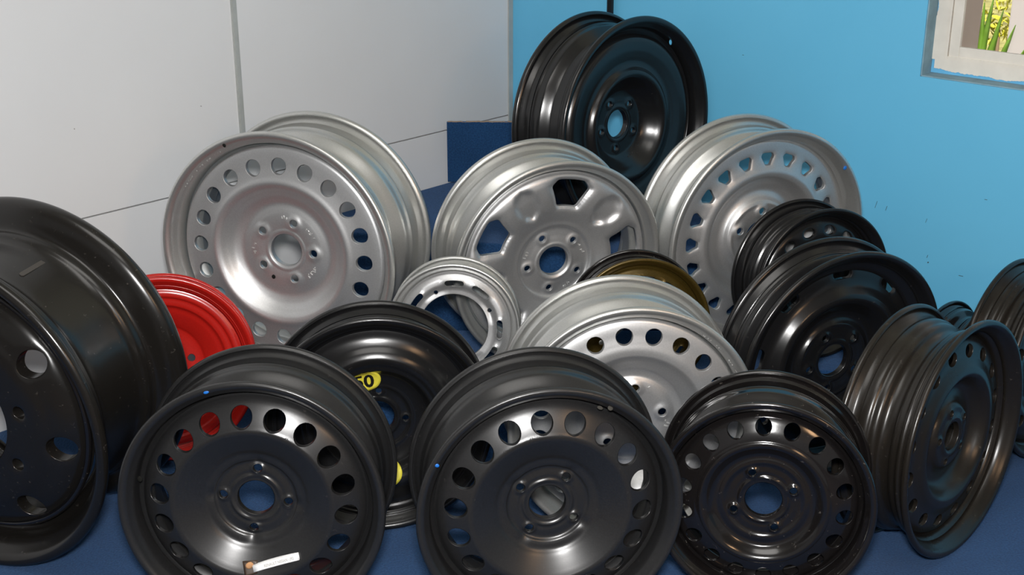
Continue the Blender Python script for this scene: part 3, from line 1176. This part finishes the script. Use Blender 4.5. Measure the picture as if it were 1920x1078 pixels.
# --- silver wheel with five windows, centre
P = [(.125, -.152), (.165, -.146), (.20, -.142), (.26, -.148), (.31, -.150), (.335, -.146), (.36, -.125), (.40, -.118), (.47, -.096), (.55, -.070), (.62, -.055), (.70, -.045), (.77, -.043),
     (.82, -.050), (.855, -.066), (.878, -.10)]
d = Disc(P, .145, .878)
silver_bolts(d, 5, .262, 117.6)
ridge(d, .170, .010, .018)
trap = contour_round([(.115, .130), (-.115, .130), (-.172, .075), (-.122, -.132), (.122, -.132), (.172, .075)], .040)
d.ring(5, .685, 81.1, trap, .50, .852, .034, .028)
for i in range(5):
    t = R_(81.1 + 36 + 72 * i)

    def g(x, y, r, t=t):
        a = x * math.cos(t) + y * math.sin(t) - .66
        b = -x * math.sin(t) + y * math.cos(t)
        q = np.hypot(a / .165, b / (.105 + .12 * a))
        return -.036 / (1 + np.exp((q - .92) * 14))
    d.feats.append(g)
W5 = Wheel('steel_wheel', (0.0954, 2.5130, 0.3494), 20.2, -3.6, 0.2198, 0.1574,
           'silver steel wheel with five large windows and pressed dimples, centre')
W5.rim(M['silver_barrel'])
W5.disc(d, M['silver'], seg=180, step=.011, lay=7)
for a in (20, 160, -65):
    W5.stamps('stamped_marks', a - 10, a + 10, .285, M['stamp_silver'], 4, size=.028)

# --- silver wheel on the right with keystone holes
P = [(.13, -.165), (.17, -.160), (.231, -.156), (.29, -.160), (.325, -.168), (.36, -.205), (.41, -.220), (.46, -.205), (.515, -.155), (.56, -.115), (.595, -.107), (.65, -.121),
     (.715, -.134), (.78, -.140), (.83, -.143), (.868, -.15), (.874, -.185)]
d = Disc(P, .14, .874)
bosses(d, 5, .231, 89.5, .022, .062, 4)
bosses(d, 5, .231, 89.5, -.012, .032, 2)
d.ring(5, .231, 89.5, contour_circle(.036), .170, .295)
ridge(d, .300, .010, .018, 5, 89.5, .8)
kst = contour_round([(.050, .054), (-.050, .054), (-.068, .022), (-.030, -.060), (.030, -.060), (.068, .022)], .022)
d.ring(20, .715, 107.0, kst, .625, .805, .006, .014)
W7 = Wheel('steel_wheel', (0.5352, 2.6280, 0.3654), 24.0, -0.8, 0.2354, 0.1473,
           'silver steel wheel with small wedge holes and a blue dot, against the blue wall')
W7.rim(M['silver_barrel'])
W7.disc(d, M['silver'])
W7.rim_dot('blue_mark', 38.1, .0044, .0048, .948, .0, M['blue_mark'])

# --- black deep dish wheel on top
P = [(.125, -.270), (.20, -.268), (.26, -.266), (.29, -.262), (.315, -.25), (.345, -.225), (.39, -.175), (.43, -.125), (.46, -.098), (.485, -.090), (.505, -.094), (.525, -.112),
     (.55, -.134), (.58, -.136), (.64, -.120), (.71, -.100), (.77, -.092), (.80, -.098), (.825, -.118), (.845, -.145), (.865, -.18)]
d = Disc(P, .135, .865)
bosses(d, 5, .227, 118.8, .014, .048, 4)
bosses(d, 5, .227, 118.8, -.012, .028, 2)
ridge(d, .160, .008, .016)
d.ring(5, .227, 118.8, contour_circle(.030), .172, .285)
W6 = Wheel('steel_wheel', (0.2889, 2.9635, 0.5241), 43.4, 2.4, 0.2476, 0.1605,
           'tall black deep-dish wheel without vent holes, highest, in the back corner')
W6.rim(M['black_satin'])
W6.disc(d, M['black_satin'])
W6.rim_dot('valve_hole', 53.6, .0058, .0066, .880, -.075, M['blue_wall'], 15)
W6.stamps('stamped_marks', -75, -40, .34, M['stamp_black'], 6, size=.03)

# --- front centre silver wheel behind the black ones
P = [(.13, -.188), (.17, -.184), (.22, -.180), (.275, -.178), (.33, -.184), (.37, -.20), (.42, -.195), (.48, -.15), (.545, -.085), (.59, -.056), (.63, -.054), (.69, -.062),
     (.749, -.071), (.81, -.078), (.85, -.086), (.872, -.095), (.878, -.13)]
d = Disc(P, .145, .878)
bosses(d, 5, .265, 10.9, .014, .06, 4)
bosses(d, 5, .265, 10.9, -.012, .032, 2)
d.ring(5, .265, 10.9, contour_circle(.038), .20, .33)
d.ring(20, .749, 114.3, contour_circle(.070, .072), .66, .84)
W11 = Wheel('steel_wheel', (0.2086, 2.0476, 0.2239), 5.4, 2.6, 0.2154, 0.1882,
            'bright silver steel wheel with round holes between the two black wheels in front')
W11.rim(M['silver_barrel'])
W11.disc(d, M['silver'])
W11.stamps('stamped_marks', 22, 58, .925, M['stamp_silver'], 24, z=-.052, size=.022)
W11.stamps('stamped_marks', 50, 64, .30, M['stamp_silver'], 4, size=.03)
W11.stamps('stamped_marks', -16, 2, .30, M['stamp_silver'], 5, size=.03)

# --- small ring wheels (bolted to a hub through four ears)
def ring_disc():
    P = [(.50, -.105), (.54, -.100), (.585, -.097), (.63, -.085), (.66, -.070), (.70, -.062), (.75, -.064), (.79, -.080), (.83, -.105), (.86, -.14)]
    d = Disc(P, .525, .86)
    return d


def ring_wheel(w, ph, mat, rimmat):
    d = ring_disc()
    hs = []
    for i in range(4):
        a = R_(ph + 90 * i)
        hs.append((a - R_(12), a + R_(12), Hole(.605, a, contour_circle(.036), 0)))
        for k in (30, 60):
            t = a + R_(k)
            t0, t1 = (a + R_(12), a + R_(45)) if k == 30 else (a + R_(45), a + R_(78))
            tc = a + R_(27.5 if k == 30 else 62.5)
            hs.append((t0, t1, Hole(.700, tc, contour_slot(.150, .044), -.016, .022)))
    d.sectors(hs, .55, .79)

    def ears(x, y, r):
        t = np.arctan2(y, x) - R_(ph)
        return -.024 * np.exp(-((r - .60) / .055) ** 2) * np.clip(np.cos(4 * t), 0, 1) ** 1.2
    d.feats.append(ears)
    w.rim(rimmat)
    w.disc(d, mat, step=.016, seg=168)


W8 = Wheel('ring_wheel', (-0.1107, 2.3267, 0.2913), -1.6, 7.2, 0.1251, 0.0731,
           'small silver ring wheel with wide open centre and slots')
ring_wheel(W8, 116.4, M['silver'], M['silver_barrel'])
W10 = Wheel('ring_wheel', (0.2493, 2.3800, 0.2731), 6.0, 5.8, 0.1357, 0.0803,
            'small gold painted ring wheel tucked behind the bright silver wheel')
ring_wheel(W10, 113, M['gold'], M['black_gloss'])
W10.disco['label'] = 'gold slotted ring disc'
W10.rimo['label'] = 'dark rim with gold inner face'
me = W10.rimo.data
me.materials.append(M['gold'])
for p in me.polygons:
    c = p.center - Vector(W10.offs)
    if c.z > -.0085 or c.z > -.06 and (p.normal.x * c.x + p.normal.y * c.y) > 0:
        p.material_index = 1

# --- black spare wheel with yellow speed stickers
P = [(.145, -.225), (.20, -.222), (.25, -.222), (.29, -.218), (.31, -.208), (.34, -.203), (.40, -.188), (.44, -.166), (.470, -.122), (.495, -.088), (.53, -.080), (.565, -.066), (.60, -.062), (.65, -.08),
     (.71, -.125), (.78, -.155), (.84, -.165), (.875, -.18)]
d = Disc(P, .155, .875)
bosses(d, 4, .25, -5, .012, .046, 4)
bosses(d, 4, .25, -5, -.010, .026, 2)
ridge(d, .185, .010, .016)
ridge(d, .300, .008, .014)
d.ring(4, .25, -5, contour_circle(.032), .20, .305)
W9 = Wheel('spare_wheel', (-0.2341, 2.0891, 0.2041), 6.2, 1.9, 0.2010, 0.0970,
           'black spare wheel without vent holes, yellow speed stickers, second row')
W9.rim(M['black_satin'], 'ridged')
W9.disc(d, M['black_satin'])
for rr, th, rot in ((.385, 106, 4), (.50, -84, 14)):
    st = W9.patch('speed_sticker', contour_circle(.150, .115)[::2], rr, th, M['sticker_yellow'], rot=rot, nr=6, flat=.7, lift=.002)
    st['label'] = 'yellow oval speed limit sticker'
    W9.text('lettering', '50', 0.036, rr, th, M['ink'], rot=rot, parent=st, lift=.0038, bold=.0011, dx=.0, dy=-.0026, sx=1.0, flat=.7)
    W9.text('lettering', 'MAX', 0.0066, rr, th, M['ink_faint'], rot=rot, parent=st, lift=.0038, dy=.0158, sx=1.2, flat=.7)

# --- red wheel behind the truck wheel
P = [(.09, -.335), (.19, -.33), (.27, -.325), (.36, -.32), (.43, -.31), (.455, -.285), (.52, -.235), (.60, -.185), (.665, -.155), (.685, -.125), (.71, -.118), (.76, -.112), (.785, -.085), (.82, -.082), (.86, -.09)]
d = Disc(P, .10, .86)
d.ring(4, .30, 10, contour_circle(.045), .24, .37)
Wr = Wheel('steel_wheel', (-0.675, 2.357, 0.1945), 12.0, 14.0, 0.1790, 0.0750,
           'bright red painted steel wheel behind the big truck wheel')
Wr.rim(M['red'], 'ridged')
Wr.disc(d, M['red'])

# --- big truck wheel
P = [(.345, -.020), (.38, -.020), (.46, -.020), (.53, -.022), (.585, -.030), (.63, -.045), (.69, -.062), (.74, -.085), (.785, -.13), (.80, -.18)]
d = Disc(P, .36, .80, t=.03)
bosses(d, 8, .462, 10, -.012, .045, 3)
d.ring(8, .462, 10, contour_circle(.040), .40, .525)
d.ring(8, .680, 33.5, contour_circle(.082, .084), .58, .775, .006, .012)
W1 = Wheel('truck_wheel', (-0.9143, 1.9617, 0.2897), -19.9, -3.8, 0.2897, 0.2559,
           'huge black truck wheel with wide smooth barrel at the left edge')
W1.rim(M['black_truck'], 'truck', 192)
W1.disc(d, M['black_truck'])
# welded seam where disc meets rim
rs = np.linspace(0, 2 * PI, 14, endpoint=False)
prof = [(.2897 * .800 + .0055 * math.cos(t), -.2897 * .150 + .0055 * math.sin(t)) for t in rs]
sm = lathe('weld_bead', prof, M['black_gloss'], W1.o, W1.offs, 144)
# long slot in the barrel top, the shade inside it painted as a dark cap
bm = bmesh.new()
tslot = R_(67)
rad = .2897 - .0575
cont = contour_slot(.030, .0045)
vs0, vs1 = [], []
for a, b in cont:
    zz = -.145 + a
    t = tslot + b / rad
    vs0.append(bm.verts.new(Vector(W1.offs) + Vector((rad * math.cos(t), rad * math.sin(t), zz))))
    vs1.append(bm.verts.new(Vector(W1.offs) + Vector(((rad - .004) * math.cos(t), (rad - .004) * math.sin(t), zz))))
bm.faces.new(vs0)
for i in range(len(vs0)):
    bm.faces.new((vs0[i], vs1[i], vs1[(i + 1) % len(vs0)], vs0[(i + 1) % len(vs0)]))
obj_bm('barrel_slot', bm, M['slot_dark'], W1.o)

# --- two wheels at the right edge
P = [(.14, -.19), (.25, -.185), (.33, -.20), (.41, -.22), (.50, -.16), (.56, -.09), (.62, -.075), (.70, -.08), (.78, -.10), (.83, -.13), (.86, -.17)]
d = Disc(P, .15, .86)
d.ring(5, .25, 20, contour_circle(.034), .19, .31)
d.ring(16, .70, 90, contour_circle(.075, .07), .61, .80)
We = Wheel('steel_wheel', (1.062, 2.388, 0.1910), 44.0, 2.0, 0.1900, 0.1050,
           'dusty black steel wheel cut off by the right edge of the picture')
We.rim(M['black_brown'], 'ridged')
We.disc(d, M['black_brown'])
P = [(.19, -.19), (.30, -.185), (.42, -.20), (.52, -.15), (.60, -.11), (.70, -.12), (.80, -.15), (.86, -.20)]
d = Disc(P, .20, .86)
d.ring(4, .34, 45, contour_circle(.04), .27, .41)
d.ring(10, .69, 100, contour_circle(.075, .065), .60, .79)
Wk = Wheel('steel_wheel', (0.953, 2.485, 0.1312), 42.0, 3.0, 0.1310, 0.0820,
           'smallest black wheel low behind, in the gap between the right-hand wheels')
Wk.rim(M['black_gloss'])
Wk.disc(d, M['black_gloss'])
